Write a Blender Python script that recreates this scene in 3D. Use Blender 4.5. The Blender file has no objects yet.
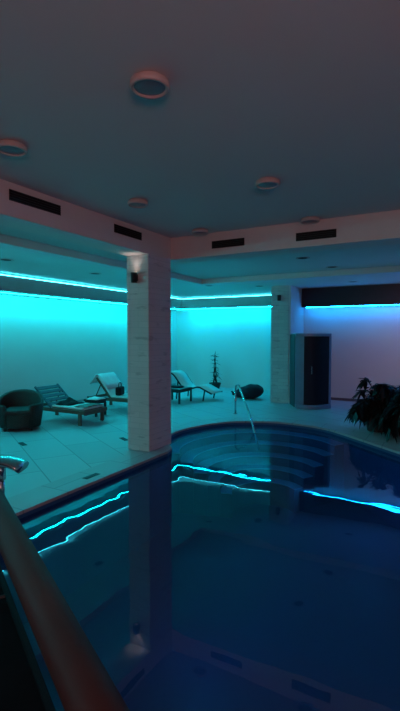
import bpy, bmesh, math, random
from mathutils import Vector, Matrix, Euler
random.seed(4)
C = bpy.context.scene.collection
PI = math.pi

# ------------------------------------------------------------------ materials
def lin(r, g, b):
    f = lambda c: (c/255/12.92) if c/255 <= .04045 else ((c/255+.055)/1.055)**2.4
    return (f(r), f(g), f(b), 1)
def mat(name, col, rough=.6, metal=0., noise=0., nscale=6., bump=0., bscale=40., spec=.5):
    m = bpy.data.materials.new(name); m.use_nodes = True
    nt = m.node_tree; b = nt.nodes['Principled BSDF']
    b.inputs['Base Color'].default_value = col
    b.inputs['Roughness'].default_value = rough
    b.inputs['Metallic'].default_value = metal
    b.inputs['Specular IOR Level'].default_value = spec
    tc = nt.nodes.new('ShaderNodeTexCoord')
    n = nt.nodes.new('ShaderNodeTexNoise'); n.inputs['Scale'].default_value = nscale
    n.inputs['Detail'].default_value = 5
    nt.links.new(tc.outputs['Object'], n.inputs['Vector'])
    mx = nt.nodes.new('ShaderNodeMixRGB'); mx.blend_type = 'MULTIPLY'
    mx.inputs['Fac'].default_value = noise
    mx.inputs['Color1'].default_value = col
    cr = nt.nodes.new('ShaderNodeValToRGB'); cr.color_ramp.elements[0].position = .3
    cr.color_ramp.elements[1].position = .7
    cr.color_ramp.elements[0].color = (.25, .25, .25, 1)
    nt.links.new(n.outputs['Fac'], cr.inputs['Fac'])
    nt.links.new(cr.outputs['Color'], mx.inputs['Color2'])
    nt.links.new(mx.outputs['Color'], b.inputs['Base Color'])
    if bump:
        n2 = nt.nodes.new('ShaderNodeTexNoise'); n2.inputs['Scale'].default_value = bscale
        nt.links.new(tc.outputs['Object'], n2.inputs['Vector'])
        bp = nt.nodes.new('ShaderNodeBump'); bp.inputs['Strength'].default_value = bump
        bp.inputs['Distance'].default_value = .02
        nt.links.new(n2.outputs['Fac'], bp.inputs['Height'])
        nt.links.new(bp.outputs['Normal'], b.inputs['Normal'])
    return m
def brick_mat(name, c1, c2, cm, scale, w, h, mortar=.01, rot=(0, 0, 0), rough=.6, bump=.3, blot=0.):
    m = mat(name, c1, rough); nt = m.node_tree; b = nt.nodes['Principled BSDF']
    tc = nt.nodes.new('ShaderNodeTexCoord'); mp = nt.nodes.new('ShaderNodeMapping')
    mp.inputs['Rotation'].default_value = rot
    bt = nt.nodes.new('ShaderNodeTexBrick')
    bt.inputs['Scale'].default_value = scale
    bt.inputs['Color1'].default_value = c1; bt.inputs['Color2'].default_value = c2
    bt.inputs['Mortar'].default_value = cm
    bt.inputs['Mortar Size'].default_value = mortar
    bt.inputs['Brick Width'].default_value = w; bt.inputs['Row Height'].default_value = h
    nt.links.new(tc.outputs['Object'], mp.inputs['Vector'])
    nt.links.new(mp.outputs['Vector'], bt.inputs['Vector'])
    out = bt.outputs['Color']
    if blot:
        n = nt.nodes.new('ShaderNodeTexNoise'); n.inputs['Scale'].default_value = 1.
        m2 = nt.nodes.new('ShaderNodeMapping'); m2.inputs['Scale'].default_value = (3.2, 3.2, 13)
        nt.links.new(tc.outputs['Object'], m2.inputs['Vector'])
        nt.links.new(m2.outputs['Vector'], n.inputs['Vector'])
        cr = nt.nodes.new('ShaderNodeValToRGB')
        cr.color_ramp.elements[0].position = .30; cr.color_ramp.elements[1].position = .40
        cr.color_ramp.elements[0].color = (.38, .38, .38, 1)
        nt.links.new(n.outputs['Fac'], cr.inputs['Fac'])
        mx = nt.nodes.new('ShaderNodeMixRGB'); mx.blend_type = 'MULTIPLY'; mx.inputs['Fac'].default_value = blot
        nt.links.new(out, mx.inputs['Color1']); nt.links.new(cr.outputs['Color'], mx.inputs['Color2'])
        out = mx.outputs['Color']
    nt.links.new(out, b.inputs['Base Color'])
    bp = nt.nodes.new('ShaderNodeBump'); bp.inputs['Strength'].default_value = bump
    bp.inputs['Distance'].default_value = .01; bp.invert = True
    nt.links.new(bt.outputs['Fac'], bp.inputs['Height'])
    nt.links.new(bp.outputs['Normal'], b.inputs['Normal'])
    return m
def emit(name, rgb, s):
    m = bpy.data.materials.new(name); m.use_nodes = True
    nt = m.node_tree; nt.nodes.clear()
    e = nt.nodes.new('ShaderNodeEmission'); o = nt.nodes.new('ShaderNodeOutputMaterial')
    e.inputs['Color'].default_value = (*rgb, 1); e.inputs['Strength'].default_value = s
    nt.links.new(e.outputs[0], o.inputs[0]); return m

M = {}
M['wall'] = mat('wall_plaster', (.62, .60, .58, 1), .85, noise=.06, nscale=1.2, bump=.05)
M['ceil'] = mat('ceiling_paint', (.60, .58, .58, 1), .9, noise=.05, nscale=.8)
M['beam'] = mat('beam_paint', (.66, .58, .56, 1), .9, noise=.05)
M['bulk'] = mat('pelmet_dark', (.035, .03, .034, 1), .8, noise=.1)
M['cove'] = mat('pelmet_teal', (.30, .34, .34, 1), .8, noise=.1)
M['deck'] = brick_mat('deck_tile', (.40, .41, .42, 1), (.35, .36, .37, 1), (.22, .22, .23, 1), 1, 1.2, .6,
                      .009, (0, 0, math.radians(30)), .5, .3)
M['coping'] = brick_mat('coping_stone', (.40, .36, .37, 1), (.36, .33, .34, 1), (.24, .22, .23, 1), 1, .6, .6, .008,
                        (0, 0, 0), .5, .2)
M['pool'] = brick_mat('pool_mosaic', (.055, .13, .30, 1), (.05, .12, .28, 1), (.07, .14, .30, 1), 1, .05, .05, .003,
                      (0, 0, 0), .5, .1)
M['step'] = mat('pool_step_tile_lit', (.50, .72, .85, 1), .5, noise=.1)  # pale tone puts the light on the treads into the colour
M['riser'] = mat('pool_riser_tile', (.02, .08, .18, 1), .5, noise=.1)  # dark tone paints the shade of the step risers; waterline band shares it
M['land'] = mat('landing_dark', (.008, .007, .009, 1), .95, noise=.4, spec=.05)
M['bar'] = mat('painted_bar', (.006, .006, .009, 1), .8, spec=.1)
M['stone'] = brick_mat('split_stone', (.60, .53, .51, 1), (.56, .49, .475, 1), (.48, .43, .42, 1), 1, .34, .085,
                       .004, (PI/2, 0, 0), .85, .4, .45)
M['stone2'] = brick_mat('split_stone_far', (.50, .50, .50, 1), (.42, .42, .43, 1), (.40, .40, .41, 1), 1, .30, .09,
                        .005, (PI/2, 0, 0), .85, .6, .4)
M['wood'] = mat('mahogany', (.050, .015, .013, 1), .6, noise=.5, nscale=5, spec=.15)
M['teak'] = mat('teak', (.15, .075, .05, 1), .6, noise=.4, nscale=12)
M['darkwood'] = mat('dark_wood', (.018, .014, .016, 1), .55, noise=.3)
M['wicker'] = brick_mat('wicker_weave', (.085, .040, .030, 1), (.05, .026, .020, 1), (.006, .004, .004, 1), 1, .05,
                        .022, .004, (PI/2, 0, 0), .7, .8)
M['cushion'] = mat('dark_cushion', (.05, .03, .028, 1), .9, noise=.2, bump=.2)
M['pad'] = mat('pale_pad', (.66, .68, .66, 1), .9, noise=.15, bump=.3, bscale=15)
M['slatpad'] = mat('blue_grey_slats', (.07, .11, .14, 1), .8, noise=.2)
M['towel'] = mat('white_towel', (.80, .80, .80, 1), .95, noise=.1, bump=.6, bscale=60)
M['cloth'] = mat('black_cloth', (.010, .008, .010, 1), .95, noise=.3, bump=.5)
M['steel'] = mat('steel', (.55, .57, .60, 1), .25, 1., noise=.1)
M['navy'] = mat('navy_fabric', (.012, .014, .030, 1), .9, noise=.3, bump=.4, bscale=20)
M['black'] = mat('black_plastic', (.010, .010, .012, 1), .5, noise=.2)
M['slot'] = mat('vent_void', (.004, .003, .003, 1), .8)
M['cab'] = mat('cabin_shell', (.20, .26, .36, 1), .35, .4, noise=.15)
M['cabside'] = mat('cabin_side', (.030, .034, .050, 1), .6, noise=.2)
M['glassdark'] = mat('smoked_glass', (.006, .009, .020, 1), .5, spec=.2)
M['leaf'] = mat('dark_leaf', (.006, .011, .008, 1), .6, noise=.4, nscale=9)
M['stem'] = mat('stem', (.035, .022, .016, 1), .8, noise=.4)
M['pot'] = mat('pot', (.050, .022, .020, 1), .6, noise=.3)
M['soil'] = mat('soil', (.012, .008, .006, 1), 1, noise=.5, nscale=30)
M['lamp'] = mat('lamp_white', (.50, .42, .40, 1), .5)
M['lens'] = mat('lamp_lens', (.14, .17, .22, 1), .3)
M['skirt'] = mat('skirting', (.12, .10, .12, 1), .6)
M['glow'] = emit('lamp_glow', (1, .78, .6), 9)

def water_mat():
    m = bpy.data.materials.new('pool_water'); m.use_nodes = True
    nt = m.node_tree; nt.nodes.clear(); N = nt.nodes.new; L = nt.links.new
    o = N('ShaderNodeOutputMaterial'); tr = N('ShaderNodeBsdfTransparent'); gl = N('ShaderNodeBsdfGlossy')
    tr.inputs['Color'].default_value = (.17, .46, .72, 1)
    gl.inputs['Roughness'].default_value = .01; gl.inputs['Color'].default_value = (.80, .9, 1, 1)
    fr = N('ShaderNodeFresnel'); fr.inputs['IOR'].default_value = 1.33
    df = N('ShaderNodeBsdfDiffuse'); df.inputs['Color'].default_value = (.03, .12, .27, 1)
    m0 = N('ShaderNodeMixShader'); m0.inputs[0].default_value = .24
    L = nt.links.new; L(tr.outputs[0], m0.inputs[1]); L(df.outputs[0], m0.inputs[2])
    mx = N('ShaderNodeMixShader'); tc = N('ShaderNodeTexCoord')
    mp = N('ShaderNodeMapping'); mp.inputs['Rotation'].default_value = (0, 0, .5); mp.inputs['Scale'].default_value = (1., 1.5, 1)
    n = N('ShaderNodeTexNoise'); n.inputs['Scale'].default_value = 1.6; n.inputs['Detail'].default_value = 1.5
    bp = N('ShaderNodeBump'); bp.inputs['Strength'].default_value = 1; bp.inputs['Distance'].default_value = .0022
    L(tc.outputs['Object'], mp.inputs['Vector']); L(mp.outputs['Vector'], n.inputs['Vector'])
    L(n.outputs['Fac'], bp.inputs['Height'])
    L(bp.outputs['Normal'], gl.inputs['Normal']); L(bp.outputs['Normal'], fr.inputs['Normal'])
    mu = N('ShaderNodeMath'); mu.operation = 'MULTIPLY'; mu.inputs[1].default_value = .10
    L(fr.outputs[0], mu.inputs[0]); L(mu.outputs[0], mx.inputs[0]); L(m0.outputs[0], mx.inputs[1]); L(gl.outputs[0], mx.inputs[2])
    L(mx.outputs[0], o.inputs[0]); return m
M['water'] = water_mat()

# ------------------------------------------------------------------ mesh helpers
def new(): return bmesh.new()
def box(bm, x0, x1, y0, y1, z0, z1, mtx=None):
    r = bmesh.ops.create_cube(bm, size=1)
    for v in r['verts']:
        v.co = Vector(((x0+x1)/2+v.co.x*(x1-x0), (y0+y1)/2+v.co.y*(y1-y0), (z0+z1)/2+v.co.z*(z1-z0)))
        if mtx is not None: v.co = mtx @ v.co
    return r['verts']
def cyl(bm, x, y, z0, z1, r0, r1=None, n=24):
    r1 = r0 if r1 is None else r1
    bmesh.ops.create_cone(bm, cap_ends=True, segments=n, radius1=r0, radius2=r1, depth=z1-z0,
                          matrix=Matrix.Translation((x, y, (z0+z1)/2)))
def tube(bm, pts, r, n=10, closed=False):
    pts = [Vector(p) for p in pts]; rings = []; k = len(pts)
    up = Vector((0, 0, 1))
    for i, p in enumerate(pts):
        a = pts[max(i-1, 0)]; b = pts[min(i+1, k-1)]
        t = (b-a).normalized()
        u = t.cross(up)
        if u.length < .05: u = t.cross(Vector((0, 1, 0)))
        u.normalize(); v = t.cross(u).normalized()
        rr = r[i] if isinstance(r, (list, tuple)) else r
        rings.append([bm.verts.new(p+u*rr*math.cos(2*PI*j/n)+v*rr*math.sin(2*PI*j/n)) for j in range(n)])
    for i in range(k-1):
        for j in range(n):
            bm.faces.new((rings[i][j], rings[i][(j+1) % n], rings[i+1][(j+1) % n], rings[i+1][j]))
    bm.faces.new(rings[0][::-1]); bm.faces.new(rings[-1])
def smooth_path(pts, n=8):
    P = [Vector(p) for p in pts]; P = [2*P[0]-P[1]]+P+[2*P[-1]-P[-2]]; out = []
    for i in range(1, len(P)-2):
        for s in range(n):
            t = s/n; a, b, c, d = P[i-1], P[i], P[i+1], P[i+2]
            out.append(.5*((2*b)+(c-a)*t+(2*a-5*b+4*c-d)*t*t+(3*b-a-3*c+d)*t**3))
    out.append(P[-2]); return out
def lathe(bm, prof, n=32, cx=0, cy=0):
    rings = []
    for r, z in prof:
        if r < 1e-5: rings.append([bm.verts.new((cx, cy, z))])
        else: rings.append([bm.verts.new((cx+r*math.cos(2*PI*j/n), cy+r*math.sin(2*PI*j/n), z)) for j in range(n)])
    for a, b in zip(rings, rings[1:]):
        for j in range(n):
            k = (j+1) % n
            if len(a) == 1 and len(b) == 1: continue
            if len(a) == 1: bm.faces.new((a[0], b[k], b[j]))
            elif len(b) == 1: bm.faces.new((a[j], a[k], b[0]))
            else: bm.faces.new((a[j], a[k], b[k], b[j]))
def prism(bm, poly, z0, z1):
    a = [bm.verts.new((x, y, z0)) for x, y in poly]; b = [bm.verts.new((x, y, z1)) for x, y in poly]
    n = len(poly)
    bm.faces.new(a[::-1]); bm.faces.new(b)
    for i in range(n): bm.faces.new((a[i], a[(i+1) % n], b[(i+1) % n], b[i]))
def obj(name, bm, m, parent=None, bevel=0, smooth=False):
    bmesh.ops.recalc_face_normals(bm, faces=bm.faces[:])
    me = bpy.data.meshes.new(name); bm.to_mesh(me); bm.free()
    if smooth:
        for p in me.polygons: p.use_smooth = True
    o = bpy.data.objects.new(name, me); C.objects.link(o)
    me.materials.append(m)
    if bevel:
        b = o.modifiers.new('bevel', 'BEVEL'); b.width = bevel; b.segments = 2; b.limit_method = 'ANGLE'
    if parent is not None: o.parent = parent
    return o
def tag(o, label, cat, group=None):
    o['label'] = label; o['category'] = cat
    if group: o['group'] = group
    return o
def thing(name, label, cat, loc=(0, 0, 0), rz=0, group=None):
    o = bpy.data.objects.new(name, None); C.objects.link(o); o.empty_display_size = .1
    o.location = loc; o.rotation_euler = (0, 0, rz); return tag(o, label, cat, group)
def struct(name, bm, m, bevel=0, parent=None, smooth=False):
    o = obj(name, bm, m, parent, bevel, smooth)
    if parent is None: o['kind'] = 'structure'
    return o
def dup(root, loc, rz, label, group=None, name=None):
    r = root.copy(); C.objects.link(r); r.location = loc; r.rotation_euler = (0, 0, rz); r['label'] = label
    if group: r['group'] = group
    for ch in list(root.children):
        c = ch.copy(); C.objects.link(c); c.parent = r
        for g in ch.children:
            d = g.copy(); C.objects.link(d); d.parent = c
    return r

# ------------------------------------------------------------------ the room
ZB, ZM, ZR, ZO = 2.95, 3.29, 3.15, 3.03        # beam underside, pool ceiling, recess, outer ceiling
XW, YW, YR = -8.5, 13.6, 12.4                  # left wall, back wall, back wall of the right part
XE, Y0 = 3.2, -3.0
WZ = -.06                                      # water level
# pool outline
bay = [(-3.68, 5.62), (-3.76, 5.86), (-4.02, 6.10), (-4.22, 6.45), (-4.31, 6.9), (-4.27, 7.3), (-4.08, 7.87), (-3.71, 8.33),
       (-3.1, 8.60), (-2.53, 8.61), (-2.01, 8.45), (-1.60, 8.14)]
bay = [tuple(p[:2]) for p in smooth_path([(x, y, 0) for x, y in bay], 5)]
pool = [(-3.68, -2.8)] + bay + [(-.62, 7.25), (1.9, 5.0), (1.9, -2.8)]
def offset(poly, d):
    out = []; n = len(poly)
    for i in range(n):
        a, b, c = Vector(poly[i-1]), Vector(poly[i]), Vector(poly[(i+1) % n])
        t1 = (b-a).normalized(); t2 = (c-b).normalized()
        n1 = Vector((-t1.y, t1.x)); n2 = Vector((-t2.y, t2.x))
        m = (n1+n2).normalized(); k = d/max(.5, m.dot(n1)); out.append(tuple(b+m*k))
    return out
def ring_fill(bm, outer, inner, z):
    es = []
    for loop in (outer, inner):
        vs = [bm.verts.new((x, y, z)) for x, y in loop]
        es += [bm.edges.new((vs[i], vs[(i+1) % len(vs)])) for i in range(len(vs))]
    bmesh.ops.triangle_fill(bm, edges=es, use_beauty=True)
cop_o = offset(pool, .42)
# floor
bm = new(); ring_fill(bm, [(XW-.2, Y0), (XW-.2, YW+.2), (XE, YW+.2), (XE, Y0)], offset(pool, .16), -.004)
struct('floor', bm, M['deck'])
# coping: a thin stone band round the pool
bm = new(); n = len(pool)
ao = [bm.verts.new((x, y, .012)) for x, y in cop_o]; ai = [bm.verts.new((x, y, .012)) for x, y in pool]
bo = [bm.verts.new((x, y, -.02)) for x, y in cop_o]; bi = [bm.verts.new((x, y, -.05)) for x, y in pool]
for i in range(n):
    j = (i+1) % n
    for a, b in ((ao, ai), (ai, bi), (bo, ao)): bm.faces.new((a[i], a[j], b[j], b[i]))
struct('trim_1', bm, M['coping'])
# pool shell
ZP = -1.15
bm = new()
a = [bm.verts.new((x, y, -.05)) for x, y in pool]; b = [bm.verts.new((x, y, ZP)) for x, y in pool]
for i in range(n): bm.faces.new((a[i], a[(i+1) % n], b[(i+1) % n], b[i]))
bm.faces.new(b)
struct('pool_basin', bm, M['pool'])
# dark waterline tile band under the coping
bm = new(); pin = offset(pool, -.006)
a = [bm.verts.new((x, y, -.02)) for x, y in pin]; b = [bm.verts.new((x, y, -.17)) for x, y in pin]
for i in range(n): bm.faces.new((a[i], a[(i+1) % n], b[(i+1) % n], b[i]))
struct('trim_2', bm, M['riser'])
# curved entry steps in the bay
cc = Vector((-2.45, 6.55))
steps_root = bpy.data.objects.new('pool_steps', None); C.objects.link(steps_root)
steps_root['kind'] = 'structure'
ks = [1, .86, .72, .58, .45, .33]
arc = [Vector(p) for p in bay[10:]]
for i in range(5):
    zt = -.17-.15*i
    outer = [cc+(p-cc)*(ks[i]-.003) for p in arc]; inner = [cc+(p-cc)*ks[i+1] for p in arc]
    bm = new(); prism(bm, [tuple(p) for p in outer]+[tuple(p) for p in inner[::-1]], ZP, zt)
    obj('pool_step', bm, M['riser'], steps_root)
    bm = new(); o2 = [cc+(p-cc)*(ks[i]-.012) for p in arc]; i2 = [cc+(p-cc)*(ks[i+1]+.0) for p in arc]
    prism(bm, [tuple(p) for p in o2]+[tuple(p) for p in i2[::-1]], zt, zt+.012)
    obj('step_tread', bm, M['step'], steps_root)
# water
bm = new(); vs = [bm.verts.new((x, y, WZ)) for x, y in offset(pool, -.002)]; bm.faces.new(vs)
w = obj('pool_water', bm, M['water']); w['kind'] = 'structure'

def wallbox(name, *a, m='wall'):
    bm = new(); box(bm, *a); return struct(name, bm, M[m])
wallbox('wall_left', XW-.2, XW, Y0, YW+.2, -.05, 3.5)
wallbox('wall_back', XW, -3.9, YW, YW+.2, -.05, 3.5)
wallbox('wall_back_right', -3.6, XE, YR, YR+.2, -.05, 3.5)
wallbox('wall_right', XE, XE+.2, Y0, YR+.2, -.05, 3.5)
wallbox('pillar_far', -4.10, -3.62, 11.2, YW, -.02, ZO, m='stone2')
wallbox('pier', -3.62, -3.58, 11.22, YR, -.02, ZO, m='wall')
wallbox('baseboard_back', -3.57, XE-.01, YR-.02, YR-.002, 0, .07, m='skirt')
wallbox('baseboard_left', XW+.002, XW+.02, Y0+.1, YW-.1, 0, .06, m='cove')
# ceilings
XP, YP = -3.90, 6.07                           # faces of the two dropped beams
bm = new(); box(bm, XP-.05, XE, Y0, YP+.05, ZM, ZM+.1); struct('ceiling', bm, M['ceil'])
def Lshape(bm, xa, xb, ya, yb, z0, z1):        # L-shaped slab: x from xa..xb along the left, y from ya..yb along the back
    prism(bm, [(xa, Y0), (xb, Y0), (xb, ya), (XE, ya), (XE, yb), (xa, yb)], z0, z1)
bm = new(); Lshape(bm, -4.305, XP, YP, YP+.42, ZB, 3.45); struct('beam', bm, M['beam'])
bm = new(); Lshape(bm, -5.45, -4.305, YP+.42, 9.9, ZR, 3.45); struct('ceiling.001', bm, M['ceil'])
bm = new(); prism(bm, [(XW, Y0), (-5.45, Y0), (-5.45, 9.9), (XE, 9.9), (XE, YW), (XW, YW)], ZO, 3.45)
struct('ceiling.002', bm, M['ceil'])
# pillar by the pool
bm = new(); box(bm, -4.305, -3.90, 5.46, 6.07, 0, ZB); struct('pillar', bm, M['stone'], .008)
# light pelmets under the outer ceiling
def pelmet(name, x0, x1, y0, y1, z0, z1, m):
    bm = new(); box(bm, x0, x1, y0, y1, z0, z1); return struct(name, bm, M[m])
pelmet('trim_3', -7.97, -7.93, Y0, 12.99, 2.66, 2.97, 'cove')
pelmet('trim_4', -7.97, -4.12, 12.99, 13.03, 2.66, 2.97, 'cove')
pelmet('trim_5', -3.57, XE, 12.16, 12.20, 2.52, ZO, 'bulk')
pelmet('trim_6', XW, XW+.45, Y0, YW, 2.639, 2.65, 'cove')
pelmet('trim_7', XW+.45, -4.12, YW-.45, YW, 2.639, 2.65, 'cove')
def strip(label, x0, x1, y0, y1, z0, z1, m):
    bm = new(); box(bm, x0, x1, y0, y1, z0, z1)
    return tag(obj('light_strip', bm, m), label, 'light strip')
E1 = emit('led_cyan', (.05, .80, 1), 20)
E2 = emit('led_cyan_low', (.001, .72, .84), 185)
E3 = emit('led_blue', (.001, .58, .95), 165)
E4 = emit('led_deep_blue', (.003, .31, 1), 75)
strip('long cyan light strip on top of the left wall pelmet', -7.945, -7.925, Y0, 12.97, 2.97, 2.984, E1)
strip('cyan light strip on top of the back wall pelmet', -7.92, -4.13, 12.985, 13.005, 2.97, 2.984, E1)
strip('cyan light strip low behind the left wall pelmet', XW+.43, XW+.444, Y0, 13.1, 2.625, 2.639, E2)
strip('blue-cyan light strip low behind the back wall pelmet', XW+.46, -4.13, YW-.444, YW-.43, 2.625, 2.639, E3)
strip('blue light strip under the dark pelmet on the right', -3.45, XE-.1, 12.165, 12.185, 2.506, 2.52, E4)

# ------------------------------------------------------------------ landing, handrail
d = Vector((-.88, .475, 0)); nrm = Vector((.475, .88, 0))
P0 = Vector((-.528, .565, 1.12))
def onl(t, off, z): p = Vector((-.528, .565, 0))+d*t+nrm*off; return Vector((p.x, p.y, z))
bm = new()
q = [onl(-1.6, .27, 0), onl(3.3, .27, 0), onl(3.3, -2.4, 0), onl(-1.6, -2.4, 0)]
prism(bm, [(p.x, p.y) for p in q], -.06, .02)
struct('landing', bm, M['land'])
t = thing('handrail', 'reddish-brown wooden handrail at the near left with dark metal posts', 'handrail', (0, 0, 0))
bm = new(); tube(bm, [P0+d*s for s in (-1.3, 0, 1, 2, 3.0)], .043, 20); obj('rail', bm, M['wood'], t, smooth=True)
for s in (-.75, 2.35):
    bm = new(); tube(bm, [onl(s, 0, .02), onl(s, 0, 1.09)], .018, 12); obj('post', bm, M['black'], t, smooth=True)
bm = new(); tube(bm, [onl(-1.2, .24, .06), onl(3.0, .24, .06)], .02, 10); obj('bottom_bar', bm, M['bar'], t)
for s in (-.75, 2.35):
    bm = new(); tube(bm, [onl(s, .0, .06), onl(s, .24, .06)], .012, 8); obj('bracket', bm, M['black'], t)

# ------------------------------------------------------------------ ceiling fittings
def vent(x, y, rz, L, z, label):
    t = thing('air_vent', label, 'vent', (x, y, z), rz, 'slot vents in the beams')
    bm = new(); box(bm, -L/2, L/2, -.006, .004, -.055, .055); obj('vent_slot', bm, M['slot'], t)
    bm = new()
    for zz in (-.05, -.025, 0, .025, .05): box(bm, -L/2, L/2, -.012, -.004, zz-.003, zz+.003)
    obj('louvre', bm, M['black'], t)
vent(-3.9, 3.415, PI/2, .68, 3.165, 'largest dark slot vent, at the far left of the left beam')
vent(-3.9, 4.99, PI/2, .60, 3.165, 'dark slot vent in the left beam beside the stone pillar')
vent(-2.90, 6.07, 0, .53, 3.11, 'short dark slot vent in the right beam near the corner')
vent(-1.60, 6.07, 0, .54, 3.09, 'longer dark slot vent in the right beam, further right')
def dome():
    t = thing('ceiling_lamp', '', 'ceiling light', (0, 0, 0), 0)
    bm = new(); lathe(bm, [(0, 0), (.10, 0), (.118, -.012), (.122, -.045), (.112, -.055), (.098, -.052), (.094, -.040)], 40)
    obj('rim', bm, M['lamp'], t, smooth=True)
    bm = new(); lathe(bm, [(.096, -.042), (.05, -.050), (0, -.052)], 32); obj('lens', bm, M['lens'], t, smooth=True)
    return t
dm = dome(); first = True
for x, y, lb in [(-1.62, 2.29, 'biggest round ceiling lamp, alone in the dark upper ceiling'),
                 (-3.13, 2.50, 'round ceiling lamp at the left edge above the left beam'),
                 (-1.62, 4.30, 'round ceiling lamp in the middle right of the pool ceiling'),
                 (-3.16, 4.22, 'small round ceiling lamp near the left beam above the pillar'),
                 (-1.64, 5.93, 'small round ceiling lamp just above the right beam\'s longer vent'),
                 (-3.22, 5.80, 'small round ceiling lamp in the corner where the beams meet')]:
    if first: dm.location = (x, y, ZM); dm['label'] = lb; first = False
    else: dup(dm, (x, y, ZM), 0, lb)
dl = thing('recessed_downlight', '', 'ceiling light')
bm = new(); lathe(bm, [(.085, -.003), (.12, -.010), (.125, 0), (.085, 0)], 28); obj('rim', bm, M['lamp'], dl, smooth=True)
bm = new(); lathe(bm, [(.088, -.002), (.03, -.003), (0, -.003)], 24); obj('lens', bm, M['slot'], dl, smooth=True)
first = True
for x, y, z, lb in [(-6.60, 5.12, ZO, 'dark recessed downlight at the left edge under the left beam'),
                    (-6.45, 7.15, ZO, 'dark recessed downlight just left of the stone pillar'),
                    (-2.36, 8.08, ZR, 'nearest recessed downlight below the right beam'),
                    (-2.14, 9.42, ZR, 'recessed downlight between the nearest one and the dark pelmet'),
                    (-2.05, 11.2, ZO, 'recessed downlight right above the dark pelmet'),
                    (-4.35, 11.0, ZO, 'recessed downlight above the far stone pillar'),
                    (-5.45, 10.3, ZO, 'recessed downlight right of the pool pillar, over the far lounger')]:
    if first: dl.location = (x, y, z); dl['label'] = lb; first = False
    else: dup(dl, (x, y, z), 0, lb)
# wall sconces
def sconce(x, y, z, label, lit):
    t = thing('wall_lamp', label, 'wall lamp', (x, y, z))
    bm = new(); box(bm, -.03, .03, -.012, 0, -.05, .05); obj('back_plate', bm, M['black'], t, .004)
    bm = new(); lathe(bm, [(.030, -.075), (.044, -.075), (.050, .07), (.040, .07), (.036, -.06), (.030, -.075)], 24, 0, -.062)
    obj('shade', bm, M['black'], t, smooth=True)
    if lit:
        bm = new(); cyl(bm, 0, -.062, .02, .05, .032); obj('bulb', bm, M['glow'], t)
    return t
sconce(-4.12, 5.46, 2.61, 'small black up-and-down wall lamp glowing warm on the pool pillar', True)
sconce(-3.86, 11.2, 2.72, 'small unlit dark wall lamp high on the far stone pillar', False)

# ------------------------------------------------------------------ furniture
# wicker tub armchair (local: faces -y)
t = thing('wicker_armchair', 'dark brown woven tub armchair at the left edge beside the lounger', 'armchair', (-7.05, 5.72, 0), math.radians(42))
bm = new(); N = 30
rows = []
for i in range(N+1):
    a = math.radians(-68+ (316)*i/N)           # sweep from the right arm round the back to the left arm
    a = math.radians(-58)+math.radians(296)*i/N
    s = math.sin(a); back = max(0, s)
    h = .50+.20*back**.7 if s > 0 else .50-.02*abs(s)
    col = []
    for (rr, z) in ((.36, .05), (.40, .30), (.42, h-.03), (.40, h), (.36, h-.03), (.34, .30), (.33, .07)):
        col.append(bm.verts.new((rr*math.cos(a)*1.0, rr*math.sin(a)*.92, z)))
    rows.append(col)
for i in range(N):
    for k in range(7):
        bm.faces.new((rows[i][k], rows[i][(k+1) % 7], rows[i+1][(k+1) % 7], rows[i+1][k]))
bm.faces.new(rows[0]); bm.faces.new(rows[-1][::-1])
obj('tub_back', bm, M['wicker'], t, smooth=True)
bm = new(); cyl(bm, 0, -.02, .06, .30, .325, .335, 32); obj('seat_base', bm, M['wicker'], t)
bm = new(); box(bm, -.24, .24, -.34, .22, .30, .39); obj('seat_cushion', bm, M['cushion'], t, .035)
for sx in (-1, 1):
    for sy in (-1, 1):
        bm = new(); cyl(bm, sx*.23, sy*.23, 0, .07, .02, .028, 12); obj('leg', bm, M['darkwood'], t)

# sun lounger, local: foot at x=0, head toward -x, width along y
def lounger(label, loc, pad, slat, ang=38, curved=False, rz=0):
    t = thing('sun_lounger', label, 'sun lounger', loc, rz, None)
    for s in (-1, 1):
        bm = new(); box(bm, -1.60, 0, s*.32-.02, s*.32+.02, .22, .29); obj('side_rail', bm, M['teak'], t, .006)
    bm = new(); box(bm, -.04, .0, -.30, .30, .20, .29); obj('end_rail', bm, M['teak'], t, .006)
    bm = new(); box(bm, -1.60, -1.56, -.30, .30, .22, .28); obj('end_rail', bm, M['teak'], t, .006)
    bm = new()
    for k in range(8): box(bm, -.16-k*.105, -.08-k*.105, -.30, .30, .275, .295)
    obj('seat_slats', bm, M['teak'], t)
    for sx in (-.12, -1.42):
        for s in (-1, 1):
            bm = new(); box(bm, sx-.035, sx+.035, s*.32-.022, s*.32+.022, 0, .24); obj('leg', bm, M['teak'], t, .005)
    # backrest hinged at x=-1.22
    R = Matrix.Translation((-.92, 0, .30)) @ Matrix.Rotation(math.radians(ang), 4, 'Y')
    bm = new()
    for s in (-1, 1): box(bm, -.60, 0, s*.30-.018, s*.30+.018, -.02, .02, R)
    for k in range(5): box(bm, -.58+k*.115, -.50+k*.115, -.29, .29, -.008, .012, R)
    obj('backrest', bm, M['slatpad'] if slat else M['teak'], t, .003)
    for s in (-.27, .27):
        bm = new(); tube(bm, [(-1.40, s, .26), tuple(R @ Vector((-.42, s, -.02)))], .012, 8); obj('prop', bm, M['teak'], t)
    if pad:
        bm = new(); box(bm, -.92, -.05, -.29, .29, .297, .345); obj('seat_pad', bm, M['pad'], t, .02)
    if pad and not slat:
        bm = new(); box(bm, -.62, -.0, -.29, .29, .014, .06, R); obj('back_pad', bm, M['pad'], t, .02)
    return t, R
la, Ra = lounger('wooden lounger with bare blue-grey slatted backrest, beside the armchair', (-6.12, 6.76, 0), True, True, 40)
lb, Rb = lounger('pale padded lounger with raised back between small table and pillar', (-6.02, 8.45, 0), True, False, 48)
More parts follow.
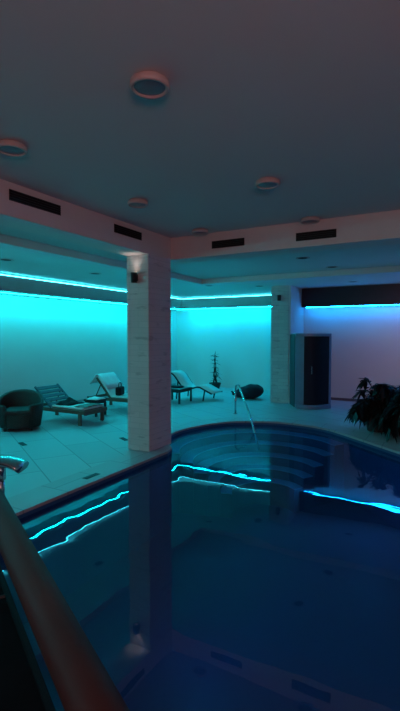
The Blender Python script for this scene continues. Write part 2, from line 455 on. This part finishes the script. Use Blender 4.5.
def drape(name, pts, m, label, cat):
    """soft folded cloth: a bumpy grid between four corner heights"""
    bm = new(); n = 12
    (x0, y0), (x1, y1), z, amp, th = pts
    g = []
    for i in range(n+1):
        for j in range(n+1):
            u, v = i/n, j/n
            e = min(u, 1-u, v, 1-v)*2
            g.append(bm.verts.new((x0+(x1-x0)*u+.015*math.sin(9*v), y0+(y1-y0)*v+.012*math.sin(7*u+2),
                                   z+th*min(1, e*3)+amp*e*(.5+.5*math.sin(7*u+3*v)*math.cos(6*v-2*u)))))
    for i in range(n):
        for j in range(n):
            a = i*(n+1)+j; bm.faces.new((g[a], g[a+1], g[a+n+2], g[a+n+1]))
    r = bmesh.ops.extrude_face_region(bm, geom=bm.faces[:])
    for v in [e for e in r['geom'] if isinstance(e, bmesh.types.BMVert)]: v.co.z = z
    return tag(obj(name, bm, m, smooth=True), label, cat)
drape('folded_clothing', ((-7.00, 6.52), (-6.62, 6.98), .345, .14, .03), M['cloth'], 'crumpled black clothing lying on the lounger beside the armchair', 'clothing')
drape('towel', ((-6.46, 6.49), (-6.16, 7.03), .345, .02, .02), M['teak'], 'brown towel folded over the foot end of the slatted lounger', 'towel')
# towel thrown over raised back of second lounger
bm = new(); n = 10; g = []
Rw = Matrix.Translation((-6.02, 8.45, 0)) @ Rb
prof = [(-.22, .068), (-.35, .070), (-.48, .072), (-.62, .074), (-.655, .05), (-.66, .0), (-.65, -.06), (-.63, -.16), (-.62, -.26)]
for i, (x, z) in enumerate(prof):
    for j in range(n+1):
        y = -.31+.62*j/n; g.append(bm.verts.new(Rw @ Vector((x, y, z+.006*math.sin(j*1.7)*(1 if i < 4 else -1)))))
for i in range(len(prof)-1):
    for j in range(n):
        a = i*(n+1)+j; bm.faces.new((g[a], g[a+1], g[a+n+2], g[a+n+1]))
o = obj('towel', bm, M['towel'], smooth=True); s = o.modifiers.new('s', 'SOLIDIFY'); s.thickness = .012; s.offset = 1
tag(o, 'white towel hung over the raised back of the padded lounger', 'towel')
# small bag on lounger b
t = thing('shoulder_bag', 'small dark bag standing on the padded lounger by its backrest', 'bag', (-6.78, 8.32, .345), .3)
bm = new(); box(bm, -.07, .07, -.14, .14, 0, .20); obj('bag_body', bm, M['cloth'], t, .035)
bm = new(); tube(bm, smooth_path([(0, -.09, .19), (0, -.07, .27), (0, 0, .30), (0, .07, .27), (0, .09, .19)], 5), .009, 8)
obj('handle', bm, M['cloth'], t)

# side tables
def side_table(label, loc, s=.42, h=.36, rz=0):
    t = thing('side_table', label, 'table', loc, rz)
    bm = new(); box(bm, -s/2, s/2, -s/2, s/2, h-.035, h); obj('table_top', bm, M['darkwood'], t, .006)
    bm = new(); box(bm, -s/2+.02, s/2-.02, -s/2+.02, s/2-.02, h-.09, h-.035); obj('apron', bm, M['darkwood'], t)
    for a in (-1, 1):
        for b in (-1, 1):
            bm = new(); box(bm, a*(s/2-.035)-.02, a*(s/2-.035)+.02, b*(s/2-.035)-.02, b*(s/2-.035)+.02, 0, h-.08)
            obj('leg', bm, M['darkwood'], t)
    return t
side_table('small dark square table with a white towel on it, between two loungers', (-6.78, 7.48, 0), .36)
drape('towel', ((-6.93, 7.33), (-6.63, 7.63), .36, .04, .025), M['towel'], 'crumpled white towel lying on the small dark table', 'towel')
side_table('low dark square table half hidden behind the pool pillar', (-6.30, 10.02, 0), .66, .38)
bm = new(); box(bm, -.17, .17, -.12, .12, 0, .05)
o = obj('cushion', bm, M['navy'], None, .02); o.location = (-6.3, 10.05, .38); tag(o, 'dark folded cushion on the low table behind the pool pillar', 'cushion')

# contoured lounger (metal frame with fabric) on the right of the pillar
t = thing('contour_lounger', 'curved pale lounger with dark tube frame right of the pool pillar', 'sun lounger', (-5.45, 10.82, 0))
prof = [(-1.95, .72), (-1.75, .66), (-1.55, .50), (-1.35, .34), (-1.12, .27), (-.85, .33), (-.60, .36), (-.35, .29), (-.05, .20)]
sp = smooth_path([(x*.70, 0, z) for x, z in prof], 5)
for s in (-1, 1):
    bm = new(); tube(bm, [(p.x, s*.31, p.z) for p in sp], .022, 10); obj('frame_tube', bm, M['darkwood'], t, smooth=True)
bm = new(); g = []
for p in sp:
    for dz in (0, .035):
        g.append((bm.verts.new((p.x, -.29, p.z+dz)), bm.verts.new((p.x, .29, p.z+dz))))
for i in range(len(sp)-1):
    a0, a1 = g[2*i], g[2*i+1]; b0, b1 = g[2*i+2], g[2*i+3]
    bm.faces.new((a1[0], a1[1], b1[1], b1[0])); bm.faces.new((a0[0], b0[0], b0[1], a0[1]))
    bm.faces.new((a0[0], a1[0], b1[0], b0[0])); bm.faces.new((a0[1], b0[1], b1[1], a1[1]))
bm.faces.new((g[0][0], g[0][1], g[1][1], g[1][0])); bm.faces.new((g[-1][0], g[-1][1], g[-2][1], g[-2][0]))
obj('sling', bm, M['pad'], t, smooth=True)
for x0, zt in ((-1.08, .50), (-.245, .28)):
    for s in (-1, 1):
        bm = new(); tube(bm, [(x0, s*.31, zt), (x0-.05, s*.31, .0)], .02, 8); obj('leg', bm, M['darkwood'], t)

# bean bag
bm = new(); bmesh.ops.create_uvsphere(bm, u_segments=36, v_segments=24, radius=1)
for v in bm.verts:
    x, y, z = v.co
    k = (1-x)/2                                 # 1 on the pointed left side
    s = 1-.72*k**1.4
    zz = (z*.5+.5); zz = zz*s
    v.co = Vector((x*.46-.10*k, y*.36*s, max(0, zz*.50-.015)+(.03*k*z if z > 0 else 0)))
    wr = .010*math.sin(9*x+5*y)*math.cos(7*z); v.co.z = max(0, v.co.z+wr)
t = thing('bean_bag', 'dark navy bean bag with a pointed end on the deck by the far pillar', 'bean bag', (-4.90, 11.60, 0), math.radians(-12))
obj('bag_body', bm, M['navy'], t, smooth=True)
bm = new(); tube(bm, [(-.52, 0, .10), (-.57, 0, .14), (-.60, 0, .13)], [.035, .025, .012], 8); obj('loop', bm, M['navy'], t)

# tall twisted plant by the back wall
def blade(bm, base, dirv, L, w, droop, n=5, fold=.3):
    dirv = Vector(dirv).normalized(); side = dirv.cross(Vector((0, 0, 1)))
    if side.length < .05: side = Vector((1, 0, 0))
    side.normalize(); p = Vector(base); pr = None
    for i in range(n+1):
        t_ = i/n; ww = w*math.sin(PI*min(1, .12+.88*t_))**.8 if i < n else .001
        q = Vector(base)+dirv*L*t_-Vector((0, 0, droop*L*t_*t_))
        a = bm.verts.new(q+side*ww); b = bm.verts.new(q-side*ww); m_ = bm.verts.new(q-Vector((0, 0, ww*fold)))
        if pr: bm.faces.new((pr[0], a, m_, pr[2])); bm.faces.new((pr[2], m_, b, pr[1]))
        pr = (a, b, m_)
t = thing('potted_plant', 'tall thin twisted dark plant in a low pot against the back wall', 'plant', (-6.74, 13.15, 0))
bm = new(); lathe(bm, [(0, 0), (.14, 0), (.20, .18), (.19, .20), (.16, .19), (0, .17)], 24); obj('pot', bm, M['black'], t, smooth=True)
bm = new()
for k in range(3):
    tube(bm, [(.05*math.cos(1.6*i*.45+k*2.1)*(1-i/26), .05*math.sin(1.6*i*.45+k*2.1)*(1-i/26), .15+i*.06-(.05*k)) for i in range(19)], [.026-.0011*i for i in range(19)], 7)
obj('twisted_stem', bm, M['stem'], t, smooth=True)
bm = new()
for k in range(46):
    z = random.uniform(.22, 1.15); a = random.uniform(0, 2*PI); l = random.uniform(.12, .26)*(1.15-.5*z)
    blade(bm, (.03*math.cos(a), .03*math.sin(a), z), (math.cos(a), math.sin(a), random.uniform(-.2, .8)), l, .028, .4)
obj('foliage', bm, M['leaf'], t)

# pool grab rail
t = thing('pool_handrail', 'thin curved steel handrail going down the round pool steps', 'handrail')
a = Vector((-4.16, 9.05, 0)); b = Vector((-2.98, 7.62, -.55))
bm = new(); tube(bm, [(-4.16, 9.12, 0), (-4.16, 9.12, .56)], .020, 12); obj('post', bm, M['steel'], t, smooth=True)
pts = smooth_path([(-4.16, 9.12, .50), (-4.14, 9.10, .63), (-4.02, 8.98, .66), (-3.92, 8.86, .56), (-3.46, 8.18, .28), (-3.18, 7.81, -.02), (-2.98, 7.56, -.33)], 7)
bm = new(); tube(bm, pts, .020, 12); obj('rail', bm, M['steel'], t, smooth=True)
bm = new(); cyl(bm, -4.16, 9.12, 0, .015, .05); obj('flange', bm, M['steel'], t)

# waterfall spout at the left pool edge
t = thing('waterfall_spout', 'polished steel waterfall spout on the pool edge at the left', 'pool spout', (-3.99, 2.98, .012), math.radians(28))
bm = new(); tube(bm, [(-.0, 0, 0), (0, 0, .12), (-.0, 0, .30)], [.045, .04, .04], 16); obj('post', bm, M['steel'], t, smooth=True)
bm = new(); cyl(bm, 0, 0, 0, .02, .075); obj('base_plate', bm, M['steel'], t)
bm = new(); g = []
sp = [(-.30, .45), (-.14, .485), (0, .495), (.10, .485), (.19, .455), (.235, .425)]
for i, (x, z) in enumerate(sp):
    w = .13+.03*i/5
    row = []
    for (yy, zz) in ((-w, 0), (-w*.7, .034), (0, .040), (w*.7, .034), (w, 0), (w*.7, -.034), (0, -.036), (-w*.7, -.034)):
        row.append(bm.verts.new((x, yy, z+zz-.03)))
    g.append(row)
for r0, r1 in zip(g, g[1:]):
    for k in range(8): bm.faces.new((r0[k], r0[(k+1) % 8], r1[(k+1) % 8], r1[k]))
bm.faces.new(g[0]); bm.faces.new(g[-1][::-1]); box(bm, -.04, .04, -.04, .04, .26, .44)
obj('spout', bm, M['steel'], t, smooth=True)

# cabin beside the far pillar (local: front -y)
t = thing('shower_cabin', 'tall blue-grey cabin with curved smoked glass front beside the far pillar', 'cabin', (-3.00, 11.00, 0), math.radians(29.05))
W = .43; Dp = .30
def arcpts(r_extra=0., n=14, w=W):
    return [(w*(-1+2*i/n), -Dp-.14*math.sin(PI*i/n)-r_extra) for i in range(n+1)]
bm = new(); prism(bm, [(W, Dp), (-W, Dp)]+[(x, y) for x, y in arcpts(.03)], 0, .10); obj('base', bm, M['cab'], t, .008)
bm = new(); prism(bm, [(W, Dp), (-W, Dp)]+[(x, y) for x, y in arcpts(.0)], 1.73, 1.80); obj('roof', bm, M['cab'], t, .008)
bm = new(); box(bm, -W-.012, -W+.02, -Dp+.04, Dp, .02, 1.78); obj('side_panel', bm, M['cabside'], t)
bm = new(); box(bm, W-.02, W, -Dp+.04, Dp, .10, 1.73); obj('side_panel', bm, M['cabside'], t)
bm = new(); box(bm, -W+.02, W-.02, Dp-.02, Dp, .10, 1.73); obj('back_panel', bm, M['cabside'], t)
ap = arcpts(0, 14)
bm = new()
q = ap[0:4]; prism(bm, q+[(x, y+.03) for x, y in q[::-1]], .10, 1.73); obj('front_panel', bm, M['cab'], t)
bm = new(); q = ap[13:15]; prism(bm, q+[(x, y+.03) for x, y in q[::-1]], .10, 1.73); obj('front_panel', bm, M['cab'], t)
bm = new(); q = ap[3:14]; prism(bm, [(x, y+.008) for x, y in q]+[(x, y+.022) for x, y in q[::-1]], .11, 1.72)
dr = obj('glass_door', bm, M['glassdark'], t, smooth=False)
bm = new(); tube(bm, [(-.08, -Dp-.165, .84), (-.08, -Dp-.165, 1.02)], .010, 8); tube(bm, [(-.08, -Dp-.165, .86), (-.08, -Dp-.115, .86)], .008, 6)
tube(bm, [(-.08, -Dp-.165, 1.0), (-.08, -Dp-.115, 1.0)], .008, 6); obj('handle', bm, M['steel'], dr)

# big plants in pots at the right
def bush(label, loc, h, spread, n, seed, potr=.2, poth=.34):
    random.seed(seed)
    t = thing('potted_plant', label, 'plant', loc)
    bm = new(); lathe(bm, [(0, 0), (potr*.75, 0), (potr, poth-.03), (potr*1.05, poth-.03), (potr*1.05, poth), (potr*.93, poth), (potr*.9, poth-.04), (0, poth-.05)], 28)
    pt = obj('pot', bm, M['pot'], t, smooth=False)
    bm = new(); lathe(bm, [(potr*.9, poth-.035), (0, poth-.03)], 24); obj('soil', bm, M['soil'], pt)
    st = new(); lf = new()
    for k in range(n):
        a = 2*PI*k/n*2.4+random.uniform(-.3, .3); e = random.uniform(.12, 1.0)
        L = spread*random.uniform(.75, 1.1)
        p0 = Vector((0, 0, poth-.04)); hz = h*random.uniform(.35, 1.0)*(.45+.55*e)
        tip = Vector((math.cos(a)*L*(1.15-e*.75), math.sin(a)*L*(1.15-e*.75), poth+max(.02, (hz-poth))))
        mid = (p0+tip)/2+Vector((0, 0, .16))
        pth = smooth_path([p0, mid, tip, tip+(tip-mid)*.28-Vector((0, 0, .06))], 5)
        tube(st, pth, [.009]*len(pth), 5)
        for i in range(4, len(pth)):
            dr_ = (pth[i]-pth[i-1]).normalized(); sd = dr_.cross(Vector((0, 0, 1))).normalized()
            for s in (-1, 1):
                dv = dr_*.6+sd*s*random.uniform(.6, 1.1)+Vector((0, 0, random.uniform(-.25, .25)))
                blade(lf, pth[i], dv, random.uniform(.13, .24), random.uniform(.022, .042), random.uniform(.15, .6), 4)
        blade(lf, pth[-1], (pth[-1]-pth[-2]), .2, .03, .4, 4)
    obj('stems', st, M['stem'], t); obj('foliage', lf, M['leaf'], t)
    return t
bush('dark bushy potted plant with arching fronds, nearer the cabin', (-1.15, 8.78, 0), 1.0, .46, 46, 3, .22, .36)
bush('dark potted plant at the right edge, nearest the pool rim', (-.52, 8.20, 0), .95, .42, 46, 8, .20, .34)
bush('taller potted plant with a leafy top shoot, behind the other two plants', (-.45, 9.32, 0), 1.42, .42, 40, 12, .18, .32)

# drain grates in the deck
dg = thing('floor_drain', 'dark slotted drain in the deck near the spout', 'drain', (-6.0, 4.9, 0), -.4)
bm = new(); box(bm, -.12, .12, -.04, .04, -.003, .004); obj('frame', bm, M['black'], dg)
bm = new()
for k in range(6): box(bm, -.10+k*.036, -.085+k*.036, -.03, .03, .003, .007)
obj('grate', bm, M['cabside'], dg)
dup(dg, (-4.79, 5.97, 0), -.5, 'dark drain in the deck at the foot of the pool pillar')
dup(dg, (-3.84, 4.15, .012), PI/2, 'dark slotted drain set in the pool coping')

# ------------------------------------------------------------------ light
def area(loc, rot, sx, sy, col, e, name):
    l = bpy.data.lights.new(name, 'AREA'); l.shape = 'RECTANGLE'; l.size = sx; l.size_y = sy; l.energy = e; l.color = col
    o = bpy.data.objects.new(name, l); C.objects.link(o); o.location = loc; o.rotation_euler = rot; return o
# warm dim light of the stair hall behind the camera
area((1.2, -1.6, 2.1), Euler((math.radians(92), 0, math.radians(32))), 1.6, 1.0, (1, .42, .42), 60, 'hall_light')
# warm lamp over the right-hand deck, outside the frame
def pt(loc, e, col, name):
    l = bpy.data.lights.new(name, 'POINT'); l.energy = e; l.color = col; l.shadow_soft_size = .008
    o = bpy.data.objects.new(name, l); C.objects.link(o); o.location = loc
pt((-3.35, 6.5, -.62), 16, (.01, .42, 1), 'pool_fill_light')  # blue fill added under water to brighten the steps, no fitting
pt((-.9, 6.6, -.6), 2, (.01, .40, 1), 'pool_fill_light')  # added fill that blues the water on the right
pt((-1.9, 3.4, -.6), 1.6, (.01, .45, 1), 'pool_fill_light')  # another added fill, under the nearer water
# sconce up light
def spot(loc, rot, e, ang, col, name):
    l = bpy.data.lights.new(name, 'SPOT'); l.energy = e; l.spot_size = ang; l.spot_blend = .8; l.color = col; l.shadow_soft_size = .03
    o = bpy.data.objects.new(name, l); C.objects.link(o); o.location = loc; o.rotation_euler = rot
spot((.7, 9.9, 2.9), (math.radians(62), 0, math.radians(18)), 95, 1.7, (1, .34, .40), 'deck_lamp')
spot((-4.12, 5.398, 2.70), (PI, 0, 0), 1.3, 1.6, (1, .85, .8), 'sconce_up_light')

wd = bpy.data.worlds.new('world'); bpy.context.scene.world = wd; wd.use_nodes = True
wd.node_tree.nodes['Background'].inputs['Color'].default_value = (.085, .075, .105, 1)
wd.node_tree.nodes['Background'].inputs['Strength'].default_value = .2

# ------------------------------------------------------------------ camera
cd = bpy.data.cameras.new('camera'); cam = bpy.data.objects.new('camera', cd); C.objects.link(cam)
cam.location = (0, 0, 1.75); cam.rotation_euler = (PI/2-math.atan(20/450), 0, math.radians(29.05))
cd.sensor_fit = 'VERTICAL'; cd.sensor_height = 36; cd.lens = 450*36/711; cd.clip_start = .05
bpy.context.scene.camera = cam
sc = bpy.context.scene
sc.view_settings.view_transform = 'Standard'; sc.view_settings.look = 'None'
# repeats of one kind share a group phrase
for o in bpy.data.objects:
    if o.parent is None and 'label' in o:
        g = {'ceiling_lamp': 'round lamps on the pool ceiling', 'recessed_downlight': 'recessed downlights beyond the beams',
             'sun_lounger': 'wooden sun loungers along the left wall', 'light_strip': 'coloured light strips along the walls',
             'floor_drain': 'dark drains around the pool', 'wall_lamp': 'small wall lamps on the stone pillars',
             'side_table': 'small dark tables among the loungers'}.get(o.name.split('.')[0])
        if o.name.startswith('potted_plant.'): g = 'bushy potted plants at the right'
        if g: o['group'] = g
